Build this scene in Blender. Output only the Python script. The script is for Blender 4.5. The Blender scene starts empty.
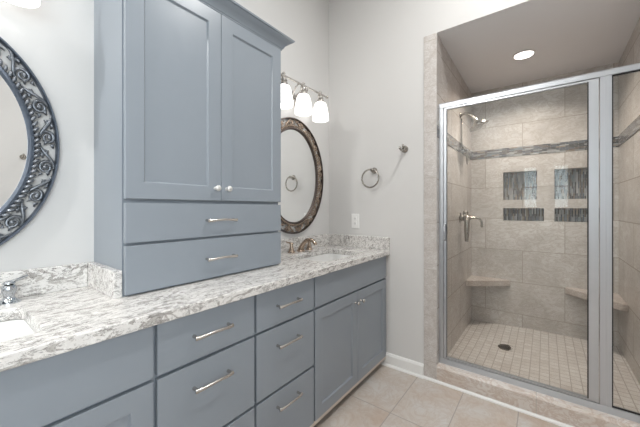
import bpy, bmesh, math, random
from mathutils import Vector, Matrix
random.seed(7)
S = bpy.context.scene
COL = S.collection
PI = math.pi

# Distances are written as (along the vanity wall, out from the vanity wall, up); the second one is stored as -Y.
# ------------------------------------------------------------------ camera
CX, CY, CZ = -2.113, 1.511, 1.2
A = math.radians(37.3)
cam_d = bpy.data.cameras.new('camera'); cam = bpy.data.objects.new('camera', cam_d); COL.objects.link(cam)
cam.location = (CX, -CY, CZ)
cam.rotation_euler = (PI/2, 0, A - PI/2)
cam_d.sensor_width = 36; cam_d.lens = 36*295.5/640; cam_d.shift_y = -5.5/640; cam_d.clip_start = 0.02
S.camera = cam
# ------------------------------------------------------------------ world, exposure, daylight
w = bpy.data.worlds.new('sky'); S.world = w; w.use_nodes = True
w.node_tree.nodes['Background'].inputs[0].default_value = (0.80, 0.90, 1.0, 1)
w.node_tree.nodes['Background'].inputs[1].default_value = 0.9
S.view_settings.view_transform = 'Standard'
S.view_settings.look = 'None'
S.view_settings.gamma = 1
S.view_settings.use_curve_mapping = False
S.view_settings.exposure = 0.1

def area(name, loc, rot, sx, sy, power, color, spread=PI):
    l = bpy.data.lights.new(name, 'AREA'); l.shape = 'RECTANGLE'; l.size = sx; l.size_y = sy
    l.energy = power; l.color = color; l.spread = spread
    o = bpy.data.objects.new(name, l); COL.objects.link(o); o.location = (loc[0], -loc[1], loc[2]); o.rotation_euler = rot
    return o
RX0 = -4.2; RY1 = 2.75; RZ = 3.1          # room extents
NW = [(1.18, 1.42), (1.61, 1.85)]; NZ0, NZ1 = 1.18, 1.96      # two narrow windows in the wall behind the camera
ADDED_WIN = (-4.1, -2.2, 0.9, 2.5)                                  # big unseen window added opposite the vanity to light it softly
area('window_daylight', (RX0-0.25, (NW[0][0]+NW[0][1])/2, 1.57), (0, -PI/2, 0), 0.78, 0.24, 2.3, (0.86, 0.94, 1.0))
area('window_daylight', (RX0-0.25, (NW[1][0]+NW[1][1])/2, 1.57), (0, -PI/2, 0), 0.78, 0.24, 2.3, (0.86, 0.94, 1.0))
area('window_daylight', ((ADDED_WIN[0]+ADDED_WIN[1])/2, RY1+0.25, (ADDED_WIN[2]+ADDED_WIN[3])/2), (PI/2, 0, 0), 1.9, 1.6, 68, (0.90, 0.95, 1.0))  # fill daylight for the added window opposite the vanity

# ------------------------------------------------------------------ materials
def new_mat(name):
    m = bpy.data.materials.new(name); m.use_nodes = True
    nt = m.node_tree; b = nt.nodes['Principled BSDF']
    return m, nt, b
def N(nt, kind, **kw):
    n = nt.nodes.new('ShaderNode'+kind)
    for k, v in kw.items(): setattr(n, k, v)
    return n
def L(nt, a, b): nt.links.new(a, b)
def ramp(nt, fac, stops, interp='LINEAR'):
    r = N(nt, 'ValToRGB'); r.color_ramp.interpolation = interp
    e = r.color_ramp.elements
    while len(e) < len(stops): e.new(0.5)
    for el, (p, c) in zip(e, stops): el.position = p; el.color = (*c, 1)
    L(nt, fac, r.inputs[0]); return r.outputs[0]
def mixc(nt, fac, a, b, mode='MIX'):
    m = N(nt, 'Mix', data_type='RGBA', blend_type=mode)
    for s, v in ((m.inputs[0], fac), (m.inputs[6], a), (m.inputs[7], b)):
        if isinstance(v, (int, float)): s.default_value = v
        elif isinstance(v, tuple): s.default_value = (*v, 1)
        else: L(nt, v, s)
    return m.outputs[2]
def noise(nt, vec, scale, detail=4, rough=0.55, dist=0.0):
    n = N(nt, 'TexNoise'); n.inputs['Scale'].default_value = scale; n.inputs['Detail'].default_value = detail
    n.inputs['Roughness'].default_value = rough; n.inputs['Distortion'].default_value = dist
    if vec is not None: L(nt, vec, n.inputs['Vector'])
    return n.outputs['Fac']
def bump(nt, b, h, strength=0.2, dist=0.002):
    bp = N(nt, 'Bump'); bp.inputs['Strength'].default_value = strength; bp.inputs['Distance'].default_value = dist
    L(nt, h, bp.inputs['Height']); L(nt, bp.outputs[0], b.inputs['Normal'])
def objco(nt): return N(nt, 'TexCoord').outputs['Object']
def mapping(nt, vec, sc=(1,1,1), loc=(0,0,0), rot=(0,0,0)):
    m = N(nt, 'Mapping'); m.inputs['Scale'].default_value = sc; m.inputs['Location'].default_value = loc
    m.inputs['Rotation'].default_value = rot; L(nt, vec, m.inputs[0]); return m.outputs[0]

def paint(name, col, rough=0.5, bumpy=0.05, var=0.03, scale=60):
    m, nt, b = new_mat(name); co = objco(nt)
    n = noise(nt, co, 3.0, 3)
    c2 = tuple(x*(1-var) for x in col)
    L(nt, mixc(nt, n, col, c2), b.inputs['Base Color'])
    b.inputs['Roughness'].default_value = rough
    bump(nt, b, noise(nt, co, scale, 3), bumpy, 0.001)
    return m
def metal(name, col, rough=0.25, var=0.12, met=1.0, scale=25):
    m, nt, b = new_mat(name); co = objco(nt)
    n = noise(nt, co, scale, 3)
    L(nt, mixc(nt, n, col, tuple(x*(1-var) for x in col)), b.inputs['Base Color'])
    b.inputs['Metallic'].default_value = met; b.inputs['Roughness'].default_value = rough
    return m
def uv_from(nt, axes):
    co = mapping(nt, objco(nt), (1,-1,1)); s = N(nt, 'SeparateXYZ'); L(nt, co, s.inputs[0]); c = N(nt, 'CombineXYZ')
    L(nt, s.outputs['XYZ'.index(axes[0])], c.inputs[0]); L(nt, s.outputs['XYZ'.index(axes[1])], c.inputs[1])
    return co, c.outputs[0]
def tiles(name, axes, tw, th, off=(0,0), brick=0.5, mortar=0.003, cols=None, grout=(0.5,0.46,0.42), rough=0.3,
          nscale=4.0, vein=(0.42,0.34,0.28), veinamt=0.45, bstr=0.35, tilevar=0.5):
    m, nt, b = new_mat(name); co, uv = uv_from(nt, axes)
    uvm = mapping(nt, uv, loc=(-off[0], -off[1], 0))
    br = N(nt, 'TexBrick'); br.offset = brick; br.squash = 1.0; L(nt, uvm, br.inputs['Vector'])
    br.inputs['Scale'].default_value = 1.0; br.inputs['Mortar Size'].default_value = mortar
    br.inputs['Mortar Smooth'].default_value = 0.1; br.inputs['Bias'].default_value = 0.0
    br.inputs['Brick Width'].default_value = tw; br.inputs['Row Height'].default_value = th
    br.inputs['Color1'].default_value = (0,0,0,1); br.inputs['Color2'].default_value = (1,1,1,1); br.inputs['Mortar'].default_value = (0.5,0.5,0.5,1)
    # every tile shifts the stone pattern a little
    sh = N(nt, 'VectorMath', operation='SCALE'); L(nt, br.outputs['Color'], sh.inputs[0]); sh.inputs['Scale'].default_value = 3.0
    ad = N(nt, 'VectorMath', operation='ADD'); L(nt, co, ad.inputs[0]); L(nt, sh.outputs[0], ad.inputs[1])
    n1 = noise(nt, ad.outputs[0], nscale, 6, 0.6, 0.6)
    st = mapping(nt, ad.outputs[0], (1, 1, 2.2), rot=(0.4, 0.3, 0.2))
    n2 = noise(nt, st, nscale*1.6, 8, 0.7, 2.2)
    c = ramp(nt, n1, [(0.30, cols[0]), (0.5, cols[1]), (0.70, cols[2])])
    c = mixc(nt, tilevar*0.35, c, mixc(nt, br.outputs['Color'], cols[0], cols[2]))
    vf = ramp(nt, n2, [(0.44, (0,0,0)), (0.5, (veinamt,)*3), (0.56, (0,0,0))])
    c = mixc(nt, vf, c, vein)
    c = mixc(nt, br.outputs['Fac'], c, grout)
    L(nt, c, b.inputs['Base Color'])
    rr = N(nt, 'MapRange'); L(nt, br.outputs['Fac'], rr.inputs[0]); rr.inputs[3].default_value = rough; rr.inputs[4].default_value = 0.8
    L(nt, rr.outputs[0], b.inputs['Roughness'])
    inv = N(nt, 'Math', operation='SUBTRACT'); inv.inputs[0].default_value = 1; L(nt, br.outputs['Fac'], inv.inputs[1])
    bump(nt, b, inv.outputs[0], bstr, 0.0015)
    return m
def mosaic(name, axes, tw, th, brick=0.37, off=(0,0)):
    m, nt, b = new_mat(name); co, uv = uv_from(nt, axes)
    uvm = mapping(nt, uv, loc=(-off[0], -off[1], 0))
    def br(w_):
        t = N(nt, 'TexBrick'); t.offset = brick; L(nt, uvm, t.inputs['Vector'])
        t.inputs['Scale'].default_value = 1; t.inputs['Mortar Size'].default_value = 0.0011; t.inputs['Brick Width'].default_value = w_
        t.inputs['Row Height'].default_value = th; t.inputs['Color1'].default_value = (0,0,0,1); t.inputs['Color2'].default_value = (1,1,1,1)
        t.inputs['Mortar'].default_value = (0.5,0.5,0.5,1); return t
    t = br(tw)
    c = ramp(nt, t.outputs['Color'], [(0.0,(0.045,0.048,0.055)),(0.25,(0.24,0.25,0.26)),(0.42,(0.10,0.08,0.065)),(0.55,(0.34,0.35,0.35)),(0.66,(0.09,0.105,0.13)),(0.82,(0.26,0.21,0.17)),(0.92,(0.15,0.18,0.21))], 'CONSTANT')
    c = mixc(nt, t.outputs['Fac'], c, (0.33,0.31,0.29))
    L(nt, c, b.inputs['Base Color']); b.inputs['Roughness'].default_value = 0.12
    inv = N(nt, 'Math', operation='SUBTRACT'); inv.inputs[0].default_value = 1; L(nt, t.outputs['Fac'], inv.inputs[1])
    bump(nt, b, inv.outputs[0], 0.4, 0.001)
    return m
def quartz(name):
    m, nt, b = new_mat(name); co = objco(nt)
    warp = mapping(nt, co, (6.0, 17.0, 14.0), rot=(0.2, 0.25, -0.38))
    nA = noise(nt, warp, 1.7, 9, 0.72, 2.0)
    nB = noise(nt, mapping(nt, co, (9, 24, 20), rot=(0.1, 0.4, -0.55), loc=(3, 1, 7)), 1.9, 9, 0.75, 1.5)
    nC = noise(nt, co, 70, 5, 0.75)
    nD = noise(nt, mapping(nt, co, (3, 5, 5), loc=(1, 2, 3)), 1.5, 4, 0.6)
    c = ramp(nt, nA, [(0.30, (0.36,0.34,0.32)), (0.42, (0.56,0.54,0.515)), (0.49, (0.78,0.765,0.745)), (0.60, (0.72,0.70,0.68)), (0.72, (0.44,0.42,0.40))])
    amt = ramp(nt, nD, [(0.35, (0.7,)*3), (0.6, (1,1,1))])
    v1 = mixc(nt, 1.0, ramp(nt, nA, [(0.405, (0,0,0)), (0.43, (0.85,)*3), (0.462, (0,0,0))]), amt, 'MULTIPLY')
    c = mixc(nt, v1, c, (0.14,0.12,0.11))
    v2 = mixc(nt, 1.0, ramp(nt, nB, [(0.53, (0,0,0)), (0.56, (0.9,)*3), (0.60, (0,0,0))]), amt, 'MULTIPLY')
    c = mixc(nt, v2, c, (0.14,0.13,0.125))
    v3 = ramp(nt, nC, [(0.57, (0,0,0)), (0.66, (0.65,)*3)])
    c = mixc(nt, v3, c, (0.30,0.28,0.265))
    v4 = ramp(nt, noise(nt, mapping(nt, co, (1,1,1), loc=(5,5,5)), 55, 4, 0.7), [(0.58, (0,0,0)), (0.66, (0.7,)*3)])
    c = mixc(nt, v4, c, (0.88,0.87,0.85))
    L(nt, c, b.inputs['Base Color']); b.inputs['Roughness'].default_value = 0.2
    return m
def thin_glass(name, tint=(0.97,0.985,0.98), ior=1.5):
    m = bpy.data.materials.new(name); m.use_nodes = True; nt = m.node_tree
    nt.nodes.remove(nt.nodes['Principled BSDF']); out = nt.nodes['Material Output']
    tr = N(nt, 'BsdfTransparent'); gl = N(nt, 'BsdfGlossy'); gl.inputs['Roughness'].default_value = 0.01
    n = noise(nt, objco(nt), 2.0, 1)
    L(nt, mixc(nt, n, tint, tuple(x*0.995 for x in tint)), tr.inputs[0])
    fr = N(nt, 'Fresnel'); fr.inputs[0].default_value = ior
    mx = N(nt, 'MixShader'); L(nt, fr.outputs[0], mx.inputs[0]); L(nt, tr.outputs[0], mx.inputs[1]); L(nt, gl.outputs[0], mx.inputs[2])
    L(nt, mx.outputs[0], out.inputs[0]); return m
def glow(name, col, strength, base=(0.9,0.9,0.9)):
    m, nt, b = new_mat(name)
    n = noise(nt, objco(nt), 4.0, 1)
    L(nt, mixc(nt, n, base, tuple(x*0.97 for x in base)), b.inputs['Base Color'])
    b.inputs['Emission Color'].default_value = (*col, 1); b.inputs['Emission Strength'].default_value = strength
    b.inputs['Roughness'].default_value = 0.3
    return m

M = {}
M['wall'] = paint('warm_grey_wall_paint', (0.665,0.66,0.652), 0.85, 0.04, 0.02, 160)
M['white'] = paint('white_trim_paint', (0.84,0.84,0.83), 0.35, 0.02)
M['ceiling'] = paint('ceiling_paint', (0.80,0.79,0.77), 0.9)
M['shower_ceiling'] = paint('shower_ceiling_paint', (0.80,0.81,0.83), 0.9)
M['cab'] = paint('blue_grey_cabinet_paint', (0.268,0.302,0.342), 0.30, 0.015, 0.03)
M['wood'] = paint('raw_cabinet_edge', (0.62,0.54,0.46), 0.6)
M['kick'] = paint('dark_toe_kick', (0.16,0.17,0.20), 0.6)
M['nickel'] = metal('brushed_nickel', (0.60,0.575,0.545), 0.27)
M['pearl'] = metal('pearly_silver', (0.80,0.80,0.79), 0.38, 0.05, 0.7)
M['seat'] = paint('seat', (0.5,0.45,0.42), 0.3)
M['dark_nickel'] = metal('dark_satin_nickel', (0.40,0.375,0.34), 0.26)
M['bronze_nickel'] = metal('warm_nickel', (0.50,0.40,0.32), 0.22)
M['chrome'] = metal('polished_chrome', (0.55,0.58,0.61), 0.12)
M['alu'] = metal('satin_aluminium', (0.56,0.585,0.62), 0.30, 0.05, 0.9)
M['seal'] = paint('black_glazing_seal', (0.02,0.02,0.022), 0.5)
M['bluish'] = (metal('bluish_cast_rim', (0.15,0.18,0.23), 0.33, 0.35, 0.75), metal('lit_bluish_scroll', (0.25,0.27,0.30), 0.33, 0.4, 0.7))  # same metal as the bronze frame; bluish reflections and lit scrolls put into colour
M['bronze'] = (metal('dark_bronze_rim', (0.12,0.095,0.085), 0.33, 0.4, 0.75), metal('lit_bronze_scroll', (0.42,0.33,0.26), 0.35, 0.4, 0.7))  # scroll is the rim metal made paler, its lit look put into colour
M['mirror'] = metal('mirror_silver', (0.93,0.94,0.94), 0.0, 0.005)
M['porcelain'] = paint('white_porcelain', (0.78,0.78,0.77), 0.12, 0.0)
M['plastic'] = paint('white_plastic', (0.85,0.85,0.84), 0.3, 0.0)
M['hole'] = paint('dark_slots', (0.03,0.03,0.03), 0.6)
M['quartz'] = quartz('speckled_quartz')
M['glass'] = thin_glass('clear_glass')
TC = [(0.43,0.402,0.382),(0.56,0.535,0.515),(0.67,0.655,0.64)]
M['tile_back'] = tiles('shower_tile_back', 'YZ', 0.61, 0.2985, (1.343, 0.2035), 0.5, 0.0028, TC, grout=(0.36,0.32,0.285), tilevar=0.8, veinamt=0.6, vein=(0.36,0.31,0.27))
M['tile_side'] = tiles('shower_tile_side', 'XZ', 0.61, 0.2985, (0.42, 0.2035), 0.5, 0.0028, TC, grout=(0.36,0.32,0.285), tilevar=0.8, veinamt=0.6, vein=(0.36,0.31,0.27))
M['tile_jamb'] = tiles('shower_tile_jamb', 'YZ', 0.61, 0.32, (0.7, 0.13), 0.0, 0.002, [(0.48,0.44,0.41),(0.60,0.57,0.545),(0.68,0.665,0.65)], grout=(0.45,0.41,0.37), nscale=14, vein=(0.36,0.31,0.28), veinamt=0.6)
M['seat'] = tiles('seat_stone', 'XY', 3, 3, (-1, -1), 0.0, 0.001, [(0.44,0.38,0.345),(0.55,0.50,0.47),(0.64,0.61,0.585)], nscale=8, vein=(0.30,0.24,0.20), veinamt=0.6)
M['curb'] = tiles('curb_stone', 'YZ', 0.72, 0.5, (0.75, -0.1), 0.0, 0.002, [(0.56,0.47,0.40),(0.63,0.585,0.545),(0.69,0.665,0.64)], grout=(0.45,0.41,0.37), nscale=4, vein=(0.35,0.2,0.12))
M['floor'] = tiles('floor_tile', 'XY', 0.61, 0.2985, (-0.487, 0.79), 0.0, 0.003, [(0.52,0.42,0.345),(0.57,0.52,0.475),(0.61,0.595,0.58)], grout=(0.40,0.36,0.33), rough=0.4, nscale=4, vein=(0.40,0.28,0.20), veinamt=0.3, bstr=0.25, tilevar=0.3)
M['pan'] = tiles('shower_floor_mosaic', 'XY', 0.054, 0.054, (0.725, 1.264), 0.0, 0.0028, [(0.56,0.53,0.51),(0.70,0.68,0.665),(0.77,0.76,0.75)], grout=(0.46,0.43,0.41), rough=0.4, nscale=6, veinamt=0.2, tilevar=1.0)
M['mosaic_h_back'] = mosaic('mosaic_band_back', 'YZ', 0.062, 0.0106, off=(0, 1.69))
M['mosaic_h_side'] = mosaic('mosaic_band_side', 'XZ', 0.062, 0.0106, off=(0, 1.69))
M['mosaic_v'] = mosaic('mosaic_niche', 'ZY', 0.062, 0.0106, off=(1.02, 1.188))
M['shade'] = glow('lit_opal_glass', (1.0,0.97,0.93), 1.7)
M['lens'] = glow('lit_lens', (1.0,0.97,0.92), 6.0)
M['leaf'] = paint('green_leaf', (0.10,0.22,0.05), 0.5)
M['bark'] = paint('brown_bark', (0.15,0.10,0.07), 0.8)
M['grass'] = paint('lawn', (0.12,0.22,0.06), 0.9)

# ------------------------------------------------------------------ mesh helpers
class MB:
    def __init__(s): s.bm = bmesh.new()
    def box(s, x0, x1, y0, y1, z0, z1):
        r = bmesh.ops.create_cube(s.bm, size=1.0)
        for v in r['verts']:
            v.co = Vector((x0 if v.co.x < 0 else x1, y0 if v.co.y < 0 else y1, z0 if v.co.z < 0 else z1))
        return s
    def prism(s, pts, f0, f1):
        """2D outline pts swept from map f0 to map f1"""
        a = [s.bm.verts.new(f0(*p)) for p in pts]; b = [s.bm.verts.new(f1(*p)) for p in pts]
        n = len(pts); s.bm.faces.new(a); s.bm.faces.new(list(reversed(b)))
        for i in range(n): s.bm.faces.new((a[i], b[i], b[(i+1) % n], a[(i+1) % n]))
        return s
    def lathe(s, prof, origin=(0,0,0), axis=(0,0,1), seg=24, caps=True, sc=(1,1)):
        ax = Vector(axis).normalized(); ref = Vector((1,0,0)) if abs(ax.x) < 0.9 else Vector((0,1,0))
        u = (ref - ax*ref.dot(ax)).normalized(); v = ax.cross(u); o = Vector(origin); rings = []
        for r, h in prof:
            rings.append([s.bm.verts.new(o + ax*h + (u*math.cos(t)*sc[0] + v*math.sin(t)*sc[1])*r) for t in [2*PI*i/seg for i in range(seg)]])
        for a, b in zip(rings, rings[1:]):
            for i in range(seg): s.bm.faces.new((a[i], a[(i+1) % seg], b[(i+1) % seg], b[i]))
        if caps:
            s.bm.faces.new(list(reversed(rings[0]))); s.bm.faces.new(rings[-1])
        return s
    def tube(s, pts, r, seg=8, closed=False, flat=1.0, up=None):
        P = [Vector(p) for p in pts]; n = len(P); R = r if isinstance(r, (list, tuple)) else [r]*n
        T = []
        for i in range(n):
            a = P[(i-1) % n] if (closed or i > 0) else P[i]; b = P[(i+1) % n] if (closed or i < n-1) else P[i]
            T.append((b-a).normalized())
        if up is None:
            up = Vector((0,0,1)) if abs(T[0].z) < 0.9 else Vector((1,0,0))
        nrm = (Vector(up) - T[0]*Vector(up).dot(T[0])).normalized(); rings = []
        for i in range(n):
            nrm = (nrm - T[i]*nrm.dot(T[i])).normalized(); bn = T[i].cross(nrm)
            rings.append([s.bm.verts.new(P[i] + nrm*math.cos(t)*R[i]*flat + bn*math.sin(t)*R[i]) for t in [2*PI*k/seg for k in range(seg)]])
        for i in range(n if closed else n-1):
            a = rings[i]; b = rings[(i+1) % n]
            for k in range(seg): s.bm.faces.new((a[k], a[(k+1) % seg], b[(k+1) % seg], b[k]))
        if not closed:
            s.bm.faces.new(list(reversed(rings[0]))); s.bm.faces.new(rings[-1])
        return s
    def ball(s, c, r, sc=(1,1,1), seg=10):
        m = Matrix.Translation(c) @ Matrix.Diagonal((sc[0], sc[1], sc[2], 1))
        bmesh.ops.create_uvsphere(s.bm, u_segments=seg, v_segments=max(4, seg//2+1), radius=r, matrix=m); return s
    def build(s, name, mat, parent=None, smooth=None, bevel=0.0, bseg=2, kind=None, solid=None):
        for v in s.bm.verts: v.co.y = -v.co.y
        bmesh.ops.recalc_face_normals(s.bm, faces=s.bm.faces[:])
        me = bpy.data.meshes.new(name); s.bm.to_mesh(me); s.bm.free()
        me.materials.append(mat); o = bpy.data.objects.new(name, me); COL.objects.link(o)
        if smooth: 
            for p in me.polygons: p.use_smooth = True
            if isinstance(smooth, (int, float)) and smooth is not True:
                me.set_sharp_from_angle(angle=math.radians(smooth))
        if solid:
            md = o.modifiers.new('thickness', 'SOLIDIFY'); md.thickness = solid; md.offset = 0
        if bevel:
            md = o.modifiers.new('soft_edges', 'BEVEL'); md.width = bevel; md.segments = bseg; md.limit_method = 'ANGLE'; md.angle_limit = math.radians(40)
        if parent:
            o.parent = parent
            o.matrix_parent_inverse = Matrix.Translation(parent.location).inverted()
        if kind: o['kind'] = kind
        return o
def plate(outer, holes, f, t, name, mat, **kw):
    """flat plate with holes: 2D loops mapped by f, thickened by vector t"""
    mb = MB(); bm = mb.bm; es = []
    for lp in [outer]+holes:
        vs = [bm.verts.new(f(*p)) for p in lp]
        for i in range(len(vs)): es.append(bm.edges.new((vs[i], vs[(i+1) % len(vs)])))
    bmesh.ops.triangle_fill(bm, edges=es, use_beauty=True, use_dissolve=False)
    t = Vector((t[0], t[1], t[2])); r = bmesh.ops.extrude_face_region(bm, geom=bm.faces[:])
    bmesh.ops.translate(bm, vec=t, verts=[v for v in r['geom'] if isinstance(v, bmesh.types.BMVert)])
    return mb.build(name, mat, **kw)
def rrect(x0, x1, y0, y1, r, n=6):
    pts = []
    for cx, cy, a0 in ((x1-r, y1-r, 0), (x0+r, y1-r, 90), (x0+r, y0+r, 180), (x1-r, y0+r, 270)):
        for i in range(n+1):
            a = math.radians(a0 + 90*i/n); pts.append((cx+r*math.cos(a), cy+r*math.sin(a)))
    return pts
def rect(x0, x1, y0, y1): return [(x0,y0),(x1,y0),(x1,y1),(x0,y1)]
def thing(name, label, cat, loc, group=None):
    o = bpy.data.objects.new(name, None); COL.objects.link(o); o.location = (loc[0], -loc[1], loc[2]); o.empty_display_size = 0.05
    return tag(o, label, cat, group)
def tag(o, label, cat, group=None):
    o['label'] = label; o['category'] = cat
    if group: o['group'] = group
    bpy.context.view_layer.update()
    return o
def struct(mb, name, mat, **kw): return mb.build(name, mat, kind='structure', **kw)

# ------------------------------------------------------------------ room shell
YL, YR, XB = 0.912, 1.981, 1.226          # shower: left wall, right wall, back wall
SC = 2.37                                  # shower ceiling
struct(MB().box(RX0, 0.0, 0, RY1, -0.05, 0), 'floor', M['floor'])
struct(MB().box(RX0-0.1, 0.1, -0.1, RY1+0.1, RZ, RZ+0.05), 'ceiling', M['ceiling'])
struct(MB().box(RX0-0.1, 0.10, -0.1, 0, 0, RZ), 'wall_left', M['wall'])
plate(rect(RX0-0.1, 0.10, 0, RZ), [rect(*ADDED_WIN)], lambda x, z: (x, RY1, z), (0, 0.10, 0), 'wall_right', M['wall'], kind='structure')
# end wall with the shower opening
plate([(0,0),(YL,0),(YL,2.412),(YR,2.412),(YR,0),(RY1,0),(RY1,RZ),(0,RZ)], [], lambda y, z: (0, y, z), (0.10, 0, 0), 'wall_back', M['wall'], kind='structure')
plate(rect(-0.1, RY1+0.1, 0, RZ), [rect(a, b, NZ0, NZ1) for a, b in NW], lambda y, z: (RX0, y, z), (-0.10, 0, 0), 'wall_front', M['wall'], kind='structure')
# shower shell
struct(MB().box(0.10, XB+0.12, YL-0.1, YL, 0, 2.42), 'wall_shower_left', M['tile_side'])
struct(MB().box(0.0, 0.10, YL-0.003, YL+0.004, 0, 2.41), 'trim_2', M['tile_side'])
struct(MB().box(0.10, XB+0.12, YR, YR+0.1, 0, 2.42), 'wall_shower_right', M['tile_side'])
struct(MB().box(0.0, 0.10, YR-0.004, YR+0.003, 0, 2.41), 'trim_3', M['tile_side'])
niches = [(1.188,1.452,1.278,1.543),(1.576,1.84,1.278,1.543),(1.188,1.503,1.078,1.198),(1.576,1.891,1.078,1.198)]
plate(rect(YL, YR, 0, SC), [rect(*n) for n in niches], lambda y, z: (XB, y, z), (0.10, 0, 0), 'wall_shower_back', M['tile_back'], kind='structure')
k = 4
for y0, y1, z0, z1 in niches:
    struct(MB().box(XB+0.085, XB+0.11, y0-0.004, y1+0.004, z0-0.004, z1+0.004), 'trim_%d' % k, M['mosaic_v']); k += 1
struct(MB().prism([(0.003, 2.412), (0.10, 2.407), (XB+0.12, SC-0.004), (XB+0.12, SC+0.08), (0.10, SC+0.12), (0.10, 2.46), (0.003, 2.46)], lambda x, z: (x, YL-0.1, z), lambda x, z: (x, YR+0.1, z)), 'ceiling_shower', M['shower_ceiling'])
struct(MB().box(XB-0.004, XB+0.004, YL, YR, 1.69, 1.775), 'trim_8', M['mosaic_h_back'])
struct(MB().box(0.0, XB, YL-0.002, YL+0.006, 1.69, 1.775), 'trim_9', M['mosaic_h_side'])
struct(MB().box(0.0, XB, YR-0.006, YR+0.002, 1.69, 1.775), 'trim_10', M['mosaic_h_side'])
# tile strips beside the opening
struct(MB().box(-0.006, 0.002, 0.828, YL+0.004, 0, 2.41), 'trim_11', M['tile_jamb'], bevel=0.002)
struct(MB().box(-0.006, 0.002, YR-0.004, YR+0.084, 0, 2.41), 'trim_12', M['tile_jamb'], bevel=0.002)
# sloping shower floor
def pan_z(x, y):
    u = (x-0.1)/(XB-0.1); v = (y-YL)/(YR-YL)
    base = (1-u)*((1-v)*0.066 + v*0.098) + u*((1-min(1, v*2.2))*0.055 + min(1, v*2.2)*0.088)
    d = math.hypot(x-0.725, y-1.264)
    return base - 0.018*max(0, 1-d/0.45)
mb = MB(); nx, ny = 24, 22
g = [[mb.bm.verts.new((0.10+(XB-0.10)*i/nx, YL+(YR-YL)*j/ny, pan_z(0.10+(XB-0.10)*i/nx, YL+(YR-YL)*j/ny))) for j in range(ny+1)] for i in range(nx+1)]
for i in range(nx):
    for j in range(ny): mb.bm.faces.new((g[i][j], g[i+1][j], g[i+1][j+1], g[i][j+1]))
struct(mb, 'floor_shower', M['pan'], smooth=True)
# curb
mb = MB(); mb.prism([(-0.004,0),(-0.004,0.10),(0.003,0.112),(0.014,0.117),(0.12,0.117),(0.12,0.0)], lambda x, z: (x, YL+0.004, z), lambda x, z: (x, YR-0.004, z))
struct(mb, 'trim_13', M['curb'])
# baseboard and shoe moulding
def molding(name, prof, f0, f1): 
    struct(MB().prism(prof, f0, f1), name, M['white'])
bp = [(0,0),(-0.014,0),(-0.014,0.078),(-0.010,0.086),(-0.006,0.093),(0,0.095)]
sp = [(0,0),(-0.013,0),(-0.012,0.008),(-0.006,0.015),(0,0.016)]
molding('baseboard_back', bp, lambda x, z: (x, 0.47, z), lambda x, z: (x, 0.828, z))
molding('trim_14', sp, lambda x, z: (x-0.014, 0.47, z), lambda x, z: (x-0.014, 0.828, z))
molding('trim_15', sp, lambda x, z: (x-0.006, 0.828, z), lambda x, z: (x-0.006, YR+0.084, z))
molding('baseboard_right', bp, lambda x, z: (RX0, RY1+x, z), lambda x, z: (-0.05, RY1+x, z))
molding('baseboard_front', [(-a, b) for a, b in bp], lambda x, z: (RX0+x, 0.02, z), lambda x, z: (RX0+x, RY1-0.02, z))
# window behind the camera
def window(n, u0, u1, z0, z1, P, split):
    # P maps (u, depth range, z) to a box
    wf = MB(); b = 0.035
    cells = [(u0,u0+b,z0,z1),(u1-b,u1,z0,z1),(u0+b,u1-b,z0,z0+b),(u0+b,u1-b,z1-b,z1),(u0+b,u1-b,(z0+z1)/2-0.012,(z0+z1)/2+0.012)]
    if split: cells.append(((u0+u1)/2-0.02,(u0+u1)/2+0.02,z0+b,z1-b))
    for a in cells: wf.box(*P(a, 0.02, 0.08))
    win = struct(wf, 'window_%d' % n, M['white'])
    MB().box(*P((u0+b*0.8,u1-b*0.8,z0+b*0.8,z1-b*0.8), 0.048, 0.052)).build('pane', M['glass'], parent=win)
for n, (a, b) in enumerate(NW):
    window(n+1, a, b, NZ0, NZ1, lambda c, d0, d1: (RX0-d1, RX0-d0, c[0], c[1], c[2], c[3]), False)
window(3, *ADDED_WIN, lambda c, d0, d1: (c[0], c[1], RY1+d0, RY1+d1, c[2], c[3]), True)  # added unseen window that lets in fill light

# ------------------------------------------------------------------ countertop
CT, CB = 0.88, 0.843
SK = [(-0.705, -0.205, 0.145, 0.475), (-2.40, -1.935, 0.155, 0.475)]
FY = 0.572
XE = -2.585
top = plate([(XE,0.0),(0.0,0.0),(0.0,FY),(XE,FY)], [rrect(*s, 0.045) for s in SK], lambda x, y: (x, y, CB), (0,0,CT-CB), 'countertop', M['quartz'], bevel=0.004, bseg=2)
tag(top, 'long speckled cream and grey quartz countertop on the blue grey vanity', 'countertop')
tag(MB().box(XE, -1.727, 0.0, 0.024, CT, 0.976).build('backsplash', M['quartz'], bevel=0.003), 'low quartz backsplash strip on the wall under the left oval mirror', 'backsplash')
tag(MB().box(-1.727, -1.700, 0.0, 0.308, CT, 0.976).build('backsplash', M['quartz'], bevel=0.003), 'short quartz side splash against the left side of the tower cabinet', 'backsplash')
tag(MB().box(-0.918, -0.024, 0.0, 0.024, CT, 0.976).build('backsplash', M['quartz'], bevel=0.003), 'quartz backsplash behind the bronze looking faucet, right of the tower cabinet', 'backsplash')
tag(MB().box(-0.024, 0.0, 0.0, 0.571, CT, 0.976).build('backsplash', M['quartz'], bevel=0.003), 'quartz side splash on the end wall below the outlet', 'backsplash')

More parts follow.
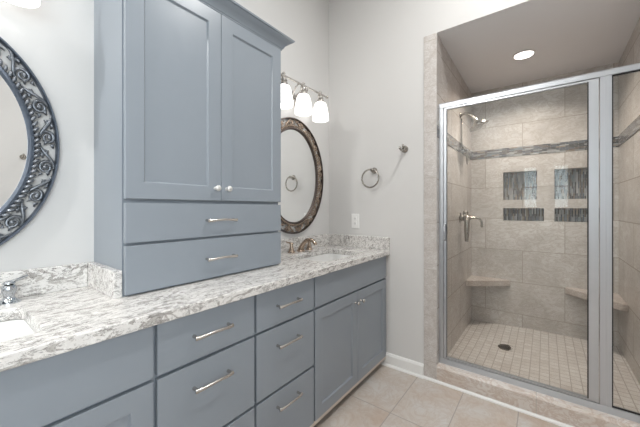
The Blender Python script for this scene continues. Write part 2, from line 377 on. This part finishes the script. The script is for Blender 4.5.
def make_sink(b, label):
    x0, x1, y0, y1 = b; cx, cy = (x0+x1)/2, (y0+y1)/2
    t = thing('bathroom_sink', label, 'sink', (cx, cy, CB-0.15))
    mb = MB(); rings = []
    for d, z, r in ((-0.018, CB-0.001, 0.06), (0.0, CB-0.001, 0.045), (0.004, CB-0.01, 0.045), (0.012, CB-0.09, 0.05), (0.03, CB-0.13, 0.06), (0.07, CB-0.145, 0.05)):
        rings.append([mb.bm.verts.new((x, y, z)) for x, y in rrect(x0+d, x1-d, y0+d, y1-d, r)])
    for a, c in zip(rings, rings[1:]):
        n = len(a)
        for i in range(n): mb.bm.faces.new((a[i], a[(i+1) % n], c[(i+1) % n], c[i]))
    mb.bm.faces.new(rings[-1])
    mb.build('basin', M['porcelain'], parent=t, smooth=50)
    MB().lathe([(0.024,0),(0.024,0.003),(0.016,0.004),(0.014,0.001)], (cx, cy, CB-0.1448)).build('drain', M['chrome'], parent=t, smooth=40)
make_sink(SK[0], 'white undermount sink below the oval mirror beside the towel ring')
make_sink(SK[1], 'white undermount sink at the left end of the countertop, below the big mirror')

def make_faucet(cx, spread, mat, prof, label):
    y = 0.068
    t = thing('faucet', label, 'faucet', (cx, y, CT))
    # spout: flared base, body sweeping forward into a wide lip
    MB().lathe([(0.030,0),(0.030,0.005),(0.027,0.010)], (cx, y, CT)).build('spout_base', mat, parent=t, smooth=50)
    P = [(0.0,0.006),(0.004,0.022),(0.016,0.044),(0.036,0.068),(0.062,0.086),(0.090,0.092),(0.116,0.085),(0.136,0.068),(0.142,0.056)]
    MB().tube([(cx, y+a, CT+b) for a, b in P], [0.026,0.024,0.021,0.018,0.0165,0.016,0.016,0.0155,0.014], 14, up=(0,1,0), flat=0.8).build('spout', mat, parent=t, smooth=50)
    top = prof[-1][1]
    for sgn in (-1, 1):
        x = cx+sgn*spread
        MB().lathe(prof, (x, y, CT)).build('handle_base', mat, parent=t, smooth=50)
        MB().lathe([(0.010,top),(0.016,top+0.004),(0.016,top+0.008),(0.010,top+0.013)], (x, y, CT)).tube([(x-sgn*0.012, y, CT+top+0.007),(x+sgn*0.010, y-0.003, CT+top+0.010),(x+sgn*0.030, y-0.008, CT+top+0.016),(x+sgn*0.046, y-0.012, CT+top+0.022)], [0.006,0.0085,0.007,0.005], 10, flat=0.7).build('lever', mat, parent=t, smooth=50)
make_faucet(-0.455, 0.10, M['bronze_nickel'], [(0.027,0),(0.027,0.004),(0.022,0.010),(0.017,0.022),(0.013,0.042),(0.011,0.060)], 'warm nickel widespread faucet below the oval mirror beside the end wall')
make_faucet(-2.165, 0.21, M['chrome'], [(0.030,0),(0.030,0.004),(0.021,0.009),(0.014,0.018),(0.014,0.026),(0.019,0.038),(0.020,0.050),(0.015,0.060)], 'chrome faucet at the far left behind the left sink, one handle in view')

# ------------------------------------------------------------------ cabinets
DF0, DF1 = 0.524, 0.543        # door / drawer front plane
def panel_front(mb, x0, x1, z0, z1, y0, y1, shaker=None):
    if not shaker:
        mb.box(x0, x1, y0, y1, z0, z1); return mb
    s = shaker; dpt = 0.009; e = 0.005
    R = [rect(x0, x1, z0, z1), rect(x0+s, x1-s, z0+s, z1-s), rect(x0+s+e, x1-s-e, z0+s+e, z1-s-e)]
    ys = [y1, y1, y1-dpt]; V = [[mb.bm.verts.new((x, yy, z)) for x, z in r] for r, yy in zip(R, ys)]
    for a, b in zip(V, V[1:]):
        for i in range(4): mb.bm.faces.new((a[i], a[(i+1) % 4], b[(i+1) % 4], b[i]))
    mb.bm.faces.new(V[-1]); bk = [mb.bm.verts.new((x, y0, z)) for x, z in R[0]]
    mb.bm.faces.new(bk)
    for i in range(4): mb.bm.faces.new((V[0][i], V[0][(i+1) % 4], bk[(i+1) % 4], bk[i]))
    return mb
def make_pull(parent, x, z, y, half=0.075):
    pts = []
    n = 12
    for i in range(n+1):
        u = -1+2*i/n; pts.append((x+u*half, y+0.027+0.006*math.cos(u*PI/2)-0.004*(abs(u)**6), z+0.002*math.cos(u*PI)))
    mb = MB().tube(pts, [0.0042+0.0022*abs(-1+2*i/n)**4 for i in range(n+1)], 8, flat=1.25)
    for s_ in (-1, 1):
        mb.tube([(x+s_*(half-0.006), y, z), (x+s_*(half-0.006), y+0.028, z)], [0.0065, 0.0045], 8)
    return mb.build('handle', M['nickel'], parent=parent, smooth=50)
def make_knob(parent, x, z, y, mat):
    return MB().lathe([(0.008,0),(0.008,0.002),(0.0045,0.006),(0.0045,0.014),(0.010,0.018),(0.0135,0.023),(0.013,0.028),(0.008,0.032)], (x, y, z), (0,1,0), 18).build('knob', mat, parent=parent, smooth=50)
CZ0 = 0.069
def base_body(t, x0, x1, rails, closed_right=False):
    mb = MB(); p = 0.016; zt = CB
    mb.box(x0, x0+p, 0.005, DF0-0.02, CZ0, zt); mb.box(x1-p, x1, 0.005, DF0-0.02, CZ0, zt)
    mb.box(x0+p, x1-p, 0.02, DF0-0.02, CZ0, CZ0+p); mb.box(x0+p, x1-p, 0.005, 0.02, CZ0, zt)
    # face frame
    f = 0.02
    mb.box(x0, x0+f, DF0-0.02, DF0, CZ0, zt); mb.box(x1-f, x1, DF0-0.02, DF0, CZ0, zt)
    for z in rails: mb.box(x0+f, x1-f, DF0-0.02, DF0, max(CZ0, z-0.018), min(zt, z+0.018))
    mb.build('carcass', M['cab'], parent=t)
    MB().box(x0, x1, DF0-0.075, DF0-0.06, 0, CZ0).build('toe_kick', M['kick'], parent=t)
    MB().box(x0, x1, DF0-0.02, DF1-0.001, CZ0-0.018, CZ0).build('bottom_edge', M['wood'], parent=t)
G = 0.0058
ZT = CB-0.004; Z1 = 0.665; Z2 = 0.369
def sink_base(x0, x1, split, label):
    t = thing('sink_base_cabinet', label, 'cabinet', ((x0+x1)/2, 0.27, 0))
    base_body(t, x0, x1, (CB-0.018, Z1, CZ0+0.018))
    panel_front(MB(), x0+G, x1-G, Z1+G, ZT, DF0, DF1).build('false_drawer_front', M['cab'], parent=t, bevel=0.0015)
    for a, b, kx in ((x0+G, split-0.0015, split-0.034), (split+0.0015, x1-G, split+0.034)):
        d = panel_front(MB(), a, b, CZ0, Z1-G, DF0, DF1, 0.062).build('door', M['cab'], parent=t, bevel=0.0015)
        make_knob(d, kx, 0.593, DF1, M['nickel'])
def drawer_base(x0, x1, label):
    t = thing('drawer_base_cabinet', label, 'cabinet', ((x0+x1)/2, 0.27, 0))
    base_body(t, x0, x1, (CB-0.018, Z1, Z2, CZ0+0.018))
    for a, b, hz in ((Z1+G, ZT, 0.756), (Z2+G, Z1-G, 0.576), (CZ0, Z2-G, 0.296)):
        d = panel_front(MB(), x0+G, x1-G, a, b, DF0, DF1).build('drawer', M['cab'], parent=t, bevel=0.0015)
        make_pull(d, (x0+x1)/2-0.005, hz, DF1)
sink_base(-0.89, -0.001, -0.435, 'blue grey vanity cabinet with two panelled doors nearest the shower')
drawer_base(-1.289, -0.89, 'narrow looking stack of three blue grey drawers beside the far two door cabinet')
drawer_base(-1.69, -1.289, 'nearer wide looking stack of blue grey drawers between the left cabinet and the other drawers')
sink_base(-2.58, -1.69, -2.135, 'blue grey vanity cabinet under the left sink, bottom left of the photo')

# tower
TX0, TX1, TD = -1.700, -0.918, 0.326
t = thing('tower_cabinet', 'tall blue grey cabinet standing on the countertop between the two oval mirrors', 'cabinet', ((TX0+TX1)/2, TD/2, CT))
mb = MB(); p = 0.018; ff = TD-0.025; fd = TD-0.0195
mb.box(TX0, TX0+p, 0, ff, CT, 2.10); mb.box(TX1-p, TX1, 0, ff, CT, 2.10); mb.box(TX0+p, TX1-p, 0, ff, CT, CT+p)
mb.box(TX0+p, TX1-p, 0, ff, 2.08, 2.10); mb.box(TX0+p, TX1-p, 0, 0.008, CT+p, 2.08); mb.box(TX0+p, TX1-p, 0.01, ff-0.001, 1.215, 1.235)
mb.build('carcass', M['cab'], parent=t)
mb = MB(); y0, y1 = ff, TD-0.018; f = 0.03
mb = MB(); y0, y1 = ff-0.016, ff
for za, zb_ in ((CT+p, CT+0.03), (1.05, 1.085), (1.21, 1.24), (2.06, 2.08)):
    MB().box(TX0+p, TX1-p, y0, y1, za, zb_).build('rail', M['cab'], parent=t)
mid = (TX0+TX1)/2 + 0.002
for a, b, kx in ((TX0+0.003, mid-0.0012, mid-0.031), (mid+0.0012, TX1-0.003, mid+0.028)):
    d = panel_front(MB(), a, b, 1.2335, 2.092, fd, TD, 0.062).build('door', M['cab'], parent=t, bevel=0.0015)
    make_knob(d, kx, 1.289, TD, M['pearl'])
for a, b, hz in ((1.0735, 1.2185, 1.146), (0.889, 1.0635, 0.976)):
    d = panel_front(MB(), TX0+0.003, TX1-0.003, a, b, fd, TD).build('drawer', M['cab'], parent=t, bevel=0.0015)
    make_pull(d, mid-0.005, hz, TD)
# crown moulding: profile mitred round the left, front and right
prof = [(0.0,2.093),(0.006,2.093),(0.008,2.099),(0.012,2.101),(0.017,2.113),(0.028,2.127),(0.044,2.136),(0.048,2.141),(0.056,2.143),(0.058,2.150),(0.0,2.150)]
mb = MB(); secs = []
for (cx_, cy_, dx, dy) in ((TX0, 0.0, -1, 0), (TX0, TD-0.006, -1, 1), (TX1, TD-0.006, 1, 1), (TX1, 0.0, 1, 0)):
    secs.append([mb.bm.verts.new((cx_+dx*o_, cy_+dy*o_, z)) for o_, z in prof])
for a, b in zip(secs, secs[1:]):
    for i in range(len(prof)): mb.bm.faces.new((a[i], a[(i+1) % len(prof)], b[(i+1) % len(prof)], b[i]))
mb.bm.faces.new(secs[0]); mb.bm.faces.new(secs[-1])
mb.build('crown_moulding', M['cab'], parent=t, smooth=35)

# ------------------------------------------------------------------ oval mirrors
def make_mirror(cx, cz, a, b, mat, label):
    t = thing('oval_mirror', label, 'mirror', (cx, 0, cz-b))
    W = 0.085
    am, bmn = a-W/2, b-W/2
    # arc-length table on the mid ellipse
    NN = 720; th = [2*PI*i/NN for i in range(NN+1)]; S_ = [0]
    for i in range(NN):
        p0 = (am*math.cos(th[i]), bmn*math.sin(th[i])); p1 = (am*math.cos(th[i+1]), bmn*math.sin(th[i+1]))
        S_.append(S_[-1]+math.hypot(p1[0]-p0[0], p1[1]-p0[1]))
    per = S_[-1]
    def at(s, n, d):
        s %= per; lo, hi = 0, NN
        while hi-lo > 1:
            m_ = (lo+hi)//2
            if S_[m_] <= s: lo = m_
            else: hi = m_
        q = th[lo] + (th[hi]-th[lo])*(s-S_[lo])/(S_[hi]-S_[lo])
        x, z = am*math.cos(q), bmn*math.sin(q); nx_, nz_ = math.cos(q)/am, math.sin(q)/bmn; l = math.hypot(nx_, nz_)
        return (cx+x+n*nx_/l, d, cz+z+n*nz_/l)
    def ring(prof, nseg=120):
        mb = MB(); R = []
        for i in range(nseg): R.append([mb.bm.verts.new(at(per*i/nseg, n_, d_)) for n_, d_ in prof])
        for i in range(nseg):
            A_, B_ = R[i], R[(i+1) % nseg]
            for k_ in range(len(prof)): mb.bm.faces.new((A_[k_], A_[(k_+1) % len(prof)], B_[(k_+1) % len(prof)], B_[k_]))
        return mb
    H = W/2
    ring([(H-0.011,0.0),(H,0.0),(H,0.016),(H-0.003,0.024),(H-0.008,0.024),(H-0.011,0.016)]).build('outer_rim', mat[0], parent=t, smooth=35)
    ring([(-H-0.004,0.0),(-H+0.018,0.0),(-H+0.018,0.012),(-H+0.013,0.020),(-H+0.004,0.022),(-H-0.002,0.016),(-H-0.004,0.010)]).build('inner_rim', mat[0], parent=t, smooth=35)
    # mirror glass
    mb = MB(); vs = [mb.bm.verts.new(at(per*i/120, -H, 0.010)) for i in range(120)]; mb.bm.faces.new(vs)
    v2 = [mb.bm.verts.new(at(per*i/120, -H, 0.004)) for i in range(120)]; mb.bm.faces.new(v2)
    for i in range(120): mb.bm.faces.new((vs[i], vs[(i+1) % 120], v2[(i+1) % 120], v2[i]))
    mb.build('mirror_glass', M['mirror'], parent=t)
    # rope twist between inner rim and scrolls
    mb = MB(); nb = 108
    for i in range(nb):
        s0 = per*i/nb
        mb.tube([at(s0-0.007, -H+0.013, 0.016), at(s0-0.003, -H+0.017, 0.022), at(s0+0.004, -H+0.023, 0.023), at(s0+0.010, -H+0.029, 0.016)], [0.0035,0.0056,0.0056,0.0035], 8)
    mb.build('rope_border', mat[1], parent=t, smooth=True)
    # scrollwork
    mb = MB(); K = 20; Lm = per/K
    n0, n1 = -H+0.028, H-0.010; nc = (n0+n1)/2; hw = (n1-n0)/2
    for k_ in range(K):
        s0 = k_*Lm; sg = 1 if k_ % 2 == 0 else -1
        # big spiral
        pts = []; rr = []
        for i in range(26):
            u = i/25; ang = sg*(-PI*0.5) + sg*u*PI*3.1; r_ = hw*(0.98-0.80*u)
            pts.append(at(s0+Lm*0.32+r_*1.15*math.cos(ang), nc+r_*math.sin(ang), 0.010+0.008*u)); rr.append(0.0054-0.0019*u)
        mb.tube(pts, rr, 6, flat=1.2); mb.ball(pts[-1], 0.0078, seg=8)
        # S stem joining to the next scroll
        pts = []
        for i in range(14):
            u = i/13
            pts.append(at(s0+Lm*(0.30+0.78*u), nc-sg*hw*0.96*math.cos(PI*u), 0.010+0.006*math.sin(PI*u)))
        mb.tube(pts, [0.0030+0.0030*math.sin(PI*i/13) for i in range(14)], 6)
        # small counter curl
        pts = []
        for i in range(16):
            u = i/15; ang = sg*PI*0.6 + sg*u*PI*2.2; r_ = hw*0.46*(1-0.72*u)
            pts.append(at(s0+Lm*0.83+r_*math.cos(ang), nc+sg*hw*0.42+r_*math.sin(ang), 0.012))
        mb.tube(pts, [0.0048-0.0016*i/15 for i in range(16)], 6)
        # acanthus leaflets
        for q_, (du, dn, ln) in enumerate(((0.62,0.55,0.020),(0.70,0.1,0.022),(0.06,-0.45,0.020),(0.98,-0.62,0.018))):
            c0 = at(s0+Lm*du, nc+sg*hw*dn, 0.009); c1 = at(s0+Lm*du+ln*0.5, nc+sg*hw*dn+sg*0.005, 0.017); c2 = at(s0+Lm*du+ln, nc+sg*hw*dn-sg*0.004, 0.010)
            mb.tube([c0, c1, c2], [0.002, 0.0072, 0.0015], 6, flat=0.6)
    mb.build('scrollwork', mat[1], parent=t, smooth=True)
make_mirror(-0.462, 1.440, 0.352, 0.435, M['bronze'], 'oval bronze framed mirror between the tower cabinet and the end wall')
make_mirror(-2.165, 1.430, 0.352, 0.433, M['bluish'], 'oval mirror with openwork pewter scroll frame at the left edge')

# ------------------------------------------------------------------ vanity lights
def make_vanity_light(cx, label, dzz=0.0):
    t = thing('vanity_light', label, 'wall lamp', (cx, 0, 2.06), 'three shade bars over the mirrors')
    mt = M['bronze_nickel'] if False else M['nickel']
    zb, yb, sp_ = 2.080+dzz, 0.13, 0.202
    MB().lathe([(0.062,0),(0.062,0.006),(0.05,0.014),(0.03,0.020),(0.018,0.03)], (cx, 0, 2.02), (0,1,0), 28).build('back_plate', mt, parent=t, smooth=40)
    mb = MB().tube([(cx, 0.012, 2.02), (cx, 0.05, 2.02), (cx, 0.09, 2.035), (cx, yb-0.01, 2.06), (cx, yb, zb)], [0.010,0.008,0.007,0.007,0.008], 10)
    for s_ in (-1, 1):
        mb.tube([(cx, 0.022, 2.015), (cx+s_*0.03, 0.05, 2.0), (cx+s_*0.055, 0.08, 2.02), (cx+s_*0.06, 0.11, 2.055), (cx+s_*0.05, yb, zb-0.003)], 0.005, 8)
    mb.build('arm', mt, parent=t, smooth=True)
    MB().tube([(cx-0.285, yb, zb), (cx+0.285, yb, zb)], 0.007, 10).ball((cx-0.287, yb, zb), 0.012).ball((cx+0.287, yb, zb), 0.012).build('bar', mt, parent=t, smooth=40)
    for i in (-1, 0, 1):
        x = cx+i*sp_
        mb = MB().lathe([(0.007,0.022),(0.012,0.015),(0.012,0.009),(0.008,0.005),(0.009,-0.006),(0.015,-0.014),(0.020,-0.024),(0.016,-0.034),(0.024,-0.046),(0.031,-0.062),(0.028,-0.068)], (x, yb, zb))
        for s_ in (-1, 1):
            mb.tube([(x+s_*0.004, yb, zb-0.008), (x+s_*0.022, yb, zb-0.010), (x+s_*0.030, yb, zb-0.024), (x+s_*0.022, yb, zb-0.036), (x+s_*0.012, yb, zb-0.030)], 0.0042, 6)
        mb.build('socket', mt, parent=t, smooth=50)
        mb = MB().lathe([(0.024,-0.066),(0.035,-0.071),(0.043,-0.082),(0.050,-0.108),(0.056,-0.140),(0.0605,-0.175),(0.0605,-0.203)], (x, yb, zb), caps=False, seg=28)
        mb.build('lamp_shade', M['shade'], parent=t, smooth=True, solid=0.004)
        MB().ball((x, yb, zb-0.135), 0.024, (1,1,1.3)).build('bulb', M['lens'], parent=t, smooth=True)
make_vanity_light(-0.496, 'nickel light bar with three lit white glass shades beside the tower cabinet')
make_vanity_light(-2.153, 'light bar over the left mirror, only a lit shade edge showing at top left', 0.018)

# ------------------------------------------------------------------ wall fittings
t = thing('towel_ring', 'nickel towel ring mounted on the end wall above the outlet', 'towel ring', (0, 0.441, 1.494))
MB().lathe([(0.024,0),(0.024,0.006),(0.018,0.012),(0.011,0.020),(0.010,0.044),(0.013,0.050),(0.008,0.056)], (0, 0.441, 1.494), (-1,0,0)).build('mount', M['dark_nickel'], parent=t, smooth=45)
MB().tube([(-0.045, 0.427+0.072*math.sin(2*PI*i/48), 1.431+0.070*math.cos(2*PI*i/48)) for i in range(48)], 0.0062, 10, closed=True).build('ring', M['dark_nickel'], parent=t, smooth=True)
def robe_hook(o, d, label):
    t = thing('robe_hook', label, 'hook', o)
    o = Vector(o); d = Vector(d); s_ = Vector((0,0,1)).cross(d)
    MB().lathe([(0.026,0),(0.026,0.006),(0.022,0.012),(0.015,0.018),(0.012,0.030)], o, d).build('mount', M['dark_nickel'], parent=t, smooth=45)
    mb = MB().tube([o+d*0.02, o+d*0.045+Vector((0,0,-0.010)), o+d*0.07+Vector((0,0,-0.017)), o+d*0.088+Vector((0,0,-0.012)), o+d*0.097+Vector((0,0,0.002))], [0.010,0.008,0.007,0.0065,0.008], 10)
    mb.tube([o+d*0.02, o+d*0.034+Vector((0,0,0.014)), o+d*0.040+Vector((0,0,0.030))], [0.008,0.006,0.008], 10)
    mb.build('hook', M['dark_nickel'], parent=t, smooth=True)
robe_hook((0, 0.688, 1.633), (-1,0,0), 'nickel robe hook on the end wall right of the towel ring')
robe_hook((-1.55, RY1, 1.72), (0,-1,0), 'nickel robe hook on the wall seen in the left mirror')
t = thing('wall_outlet', 'white double outlet on the end wall above the backsplash', 'outlet', (0, 0.269, 1.034))
MB().box(-0.006, 0.0, 0.233, 0.305, 1.034, 1.152).build('cover_plate', M['plastic'], parent=t, bevel=0.003)
for zc in (1.073, 1.113):
    mb = MB(); mh = MB()
    mb.prism(rrect(0.254, 0.284, zc-0.016, zc+0.016, 0.008, 4), lambda y, z: (-0.006, y, z), lambda y, z: (-0.0085, y, z))
    mh.box(-0.0088, -0.008, 0.262, 0.264, zc-0.004, zc+0.008); mh.box(-0.0088, -0.008, 0.274, 0.276, zc-0.004, zc+0.006)
    mh.box(-0.0088, -0.008, 0.267, 0.271, zc-0.011, zc-0.007)
    mh.build('slots', M['hole'], parent=mb.build('receptacle', M['plastic'], parent=t))

# ------------------------------------------------------------------ shower enclosure
XF0, XF1 = 0.05, 0.082; TB = 0.117
t = thing('shower_enclosure', 'satin aluminium shower frame with header, track and fixed glass panel on the curb', 'shower enclosure', (0.066, (YL+YR)/2, TB))
mb = MB(); ya, yb = YL+0.0045, YR-0.0065
mb.prism([(0.046,1.900),(0.086,1.900),(0.086,1.926),(0.080,1.934),(0.052,1.934),(0.046,1.926)], lambda x, z: (x, ya, z), lambda x, z: (x, yb, z))
mb.build('header', M['alu'], parent=t)
mb = MB(); mb.prism([(0.044,TB),(0.090,TB),(0.088,TB+0.010),(0.082,TB+0.034),(0.050,TB+0.034),(0.046,TB+0.012)], lambda x, z: (x, ya, z), lambda x, z: (x, yb, z))
mb.build('bottom_track', M['alu'], parent=t)
MB().box(XF0, XF1, ya, 0.944, TB+0.034, 1.900).build('wall_jamb', M['alu'], parent=t, bevel=0.002)
MB().box(XF0, XF1, yb-0.03, yb, TB+0.034, 1.900).build('wall_jamb', M['alu'], parent=t, bevel=0.002)
MB().box(XF0, XF1, 1.744, 1.766, TB+0.034, 1.900).box(XF0+0.004, XF1-0.004, 1.766, 1.769, TB+0.034, 1.900).box(XF0, XF1, 1.769, 1.790, TB+0.034, 1.900).build('post', M['alu'], parent=t)
MB().box(0.062, 0.068, 1.790, yb-0.03, TB+0.034, 1.900).build('glass_panel', M['glass'], parent=t)
mb = MB(); a_, b_, z0, z1 = 1.790, yb-0.03, TB+0.034, 1.900
for q in ((a_, a_+0.006, z0, z1), (b_-0.006, b_, z0, z1), (a_+0.006, b_-0.006, z0, z0+0.007), (a_+0.006, b_-0.006, z1-0.007, z1)):
    mb.box(0.056, 0.0615, *q)
mb.build('seal', M['seal'], parent=t)
t = thing('shower_door', 'clear glass shower door in a slim silver frame, closed', 'shower door', (0.066, 1.34, TB+0.036))
d0, d1, z0, z1 = 0.947, 1.740, TB+0.037, 1.897
MB().box(0.053, 0.079, d0, d0+0.018, z0, z1).box(0.053, 0.079, d1-0.040, d1, z0, z1).box(0.053, 0.079, d0+0.018, d1-0.040, z0, z0+0.008).box(0.053, 0.079, d0+0.018, d1-0.040, z1-0.010, z1).build('door_frame', M['alu'], parent=t)
MB().box(0.063, 0.069, d0+0.018, d1-0.040, z0+0.008, z1-0.010).build('glass_pane', M['glass'], parent=t)
MB().box(0.055, 0.0625, d1-0.0455, d1-0.0402, z0+0.008, z1-0.010).box(0.056, 0.0625, d0+0.0182, d0+0.0205, z0+0.008, z1-0.010).build('seal', M['seal'], parent=t)
MB().tube([(0.053, 0.957, 1.085), (0.030, 0.957, 1.085), (0.026, 0.957, 1.075), (0.026, 0.957, 0.985), (0.030, 0.957, 0.975), (0.053, 0.957, 0.975)], 0.006, 8).build('handle', M['alu'], parent=t, smooth=50)

# ------------------------------------------------------------------ inside the shower
mb = MB(); mb.prism([(XB, YL), (XB, YL+0.337), (XB-0.035, YL+0.332), (XB-0.273, YL+0.03), (XB-0.273, YL)], lambda x, y: (x, y, 0.463), lambda x, y: (x, y, 0.514))
tag(mb.build('corner_seat', M['seat'], bevel=0.004), 'three sided stone corner seat on the left side of the shower back wall', 'shower seat', 'stone corner seats in the shower')
mb = MB(); mb.prism([(XB, YR), (XB, YR-0.330), (XB-0.035, YR-0.328), (XB-0.350, YR-0.03), (XB-0.350, YR)], lambda x, y: (x, y, 0.463), lambda x, y: (x, y, 0.514))
tag(mb.build('corner_seat', M['seat'], bevel=0.004), 'stone corner seat on the right of the shower, partly behind the metal post', 'shower seat', 'stone corner seats in the shower')
dz = pan_z(0.725, 1.264)
t = thing('shower_drain', 'round dark metal drain in the mosaic shower floor', 'drain', (0.725, 1.264, dz))
MB().lathe([(0.064,-0.004),(0.064,0.003),(0.058,0.005),(0.054,0.003)], (0.725, 1.264, dz)).build('rim', metal('dull_drain_metal', (0.13,0.115,0.10), 0.4), parent=t, smooth=40)
mb = MB()
for rr_, n_ in ((0.012,6),(0.024,11),(0.036,16)):
    for i in range(n_):
        a = 2*PI*i/n_; mb.lathe([(0.0035,0),(0.0035,0.0006)], (0.725+rr_*math.cos(a), 1.264+rr_*math.sin(a), dz+0.003), seg=8)
mb.build('holes', M['hole'], parent=t)
YW = YL+0.0
t = thing('overhead_shower', 'nickel shower head on a curved arm high on the left tiled wall', 'shower head', (0.718, YW, 2.02))
MB().lathe([(0.026,0),(0.026,0.004),(0.018,0.012),(0.010,0.016)], (0.718, YW, 2.02), (0,1,0)).tube([(0.718, YW, 2.02), (0.718, YW+0.04, 2.028), (0.718, YW+0.075, 2.016), (0.718, YW+0.105, 1.985), (0.718, YW+0.122, 1.960)], 0.011, 12).build('arm', M['dark_nickel'], parent=t, smooth=50)
ax = Vector((0, 0.42, -0.9)).normalized()
MB().lathe([(0.012,-0.016),(0.017,-0.004),(0.015,0.008),(0.020,0.018),(0.034,0.034),(0.060,0.052),(0.078,0.060),(0.080,0.068),(0.074,0.072)], (0.718, YW+0.122, 1.960), ax, 28).build('head', M['dark_nickel'], parent=t, smooth=45)
# hand shower hanging below
t = thing('hand_shower', 'thin hose and small hand shower bracket below the shower head', 'hand shower', (0.74, YW, 1.70))
MB().tube([(0.722, YW+0.012, 1.990), (0.723, YW+0.013, 1.90), (0.724, YW+0.013, 1.80), (0.735, YW+0.016, 1.745), (0.76, YW+0.030, 1.715)], 0.0055, 6).build('hose', M['dark_nickel'], parent=t, smooth=True)
MB().lathe([(0.022,0),(0.022,0.005),(0.014,0.012),(0.012,0.034),(0.016,0.04),(0.010,0.046)], (0.79, YW+0.006, 1.712), (0,1,0)).build('bracket', M['chrome'], parent=t, smooth=45)
MB().tube([(0.79+0.026*math.sin(2*PI*i/28), YW+0.045, 1.650+0.055*math.cos(2*PI*i/28)) for i in range(28)], 0.006, 8, closed=True).build('hose_loop', M['dark_nickel'], parent=t, smooth=True)
# valve
VX, VZ = 0.718, 1.115
t = thing('shower_valve', 'nickel shower valve with hanging lever and curved arm on the left tiled wall', 'shower valve', (VX, YW, VZ))
MB().lathe([(0.045,0),(0.045,0.004),(0.040,0.009),(0.026,0.012)], (VX, YW, VZ), (0,1,0), 28).build('wall_plate', M['dark_nickel'], parent=t, smooth=40)
MB().lathe([(0.028,0.008),(0.028,0.030),(0.036,0.036),(0.036,0.055),(0.028,0.064),(0.026,0.080),(0.016,0.088)], (VX, YW, VZ), (0,1,0), 24).ball((VX, YW+0.045, VZ+0.042), 0.024).build('valve_body', M['dark_nickel'], parent=t, smooth=45)
MB().tube([(VX-0.035, YW+0.062, VZ+0.012), (VX-0.062, YW+0.068, VZ-0.004), (VX-0.072, YW+0.07, VZ-0.045), (VX-0.070, YW+0.068, VZ-0.12), (VX-0.066, YW+0.066, VZ-0.20)], [0.020,0.025,0.024,0.020,0.014], 12).tube([(VX, YW+0.05, VZ), (VX-0.035, YW+0.062, VZ+0.012)], 0.02, 10).build('lever', M['dark_nickel'], parent=t, smooth=50)
MB().tube([(VX, YW+0.07, VZ-0.002), (VX+0.012, YW+0.12, VZ+0.002), (VX+0.018, YW+0.150, VZ-0.006), (VX+0.020, YW+0.166, VZ-0.030), (VX+0.020, YW+0.168, VZ-0.080)], [0.016,0.011,0.009,0.009,0.010], 10).build('curved_arm', M['dark_nickel'], parent=t, smooth=50)

# ------------------------------------------------------------------ recessed shower light, added unseen room lights
def can_light(x, y, z, r, power, label, group=None, lens=6.0, spread=PI, col=(1.0,0.93,0.84)):
    t = thing('recessed_light', label, 'ceiling light', (x, y, z), group)
    MB().lathe([(r+0.016,0.0),(r+0.016,-0.003),(r+0.004,-0.006),(r,-0.003),(r,0.0)], (x, y, z), seg=32).build('trim_ring', M['white'], parent=t, smooth=40)
    MB().lathe([(r,-0.002),(r*0.98,-0.004)], (x, y, z), seg=32).build('lens', M['lens'], parent=t)
    l = bpy.data.lights.new('lamp', 'AREA'); l.shape = 'DISK'; l.size = 2*r; l.energy = power; l.color = col; l.spread = spread
    o = bpy.data.objects.new('lamp', l); COL.objects.link(o); o.parent = t; o.location = (0, 0, -0.010)
can_light(0.667, 1.38, SC+0.018, 0.062, 8.8, 'lit round recessed light in the grey shower ceiling', spread=2.35, col=(1.0,0.865,0.75))
for x, y, pw, lb in ((-0.75, 1.45, 18, 'added unseen fill light in the room ceiling nearest the shower'), (-2.0, 1.45, 5, 'added unseen fill light in the room ceiling above the vanity middle'),
                     (-3.52, 0.6, 42, 'added unseen fill light in the room ceiling nearest the narrow windows')):
    can_light(x, y, RZ, 0.085, pw, lb, 'added unseen fill lights in the room ceiling', col=(1.0,0.985,0.96))  # added out of view to brighten the walls and cabinet sides

# ------------------------------------------------------------------ outside the window
struct(MB().box(-14, RX0-0.3, -6, 9, -0.3, -0.2), 'ground', M['grass'])
t = thing('garden_tree', 'green leafy tree outside the window, mirrored in the shower glass', 'tree', (-7.2, 1.6, -0.2))
MB().tube([(-7.2,1.6,-0.2),(-7.15,1.62,0.8),(-7.2,1.6,1.6)], [0.10,0.08,0.05], 8).build('trunk', M['bark'], parent=t)
mb = MB()
for i in range(900):
    a = random.uniform(0, 2*PI); el = random.uniform(-1, 1); r_ = random.uniform(0.5, 1.0)
    c = Vector((-7.2+0.9*r_*math.cos(a)*math.sqrt(1-el*el), 1.6+1.3*r_*math.sin(a)*math.sqrt(1-el*el), 1.75+0.8*r_*el))
    u = Vector((random.gauss(0,1), random.gauss(0,1), random.gauss(0,1))).normalized(); v = u.orthogonal().normalized()
    q = [mb.bm.verts.new(c+u*p_[0]*0.09+v*p_[1]*0.045) for p_ in ((-1,0),(0,-1),(1,0),(0,1))]; mb.bm.faces.new(q)
mb.build('foliage', M['leaf'], parent=t)
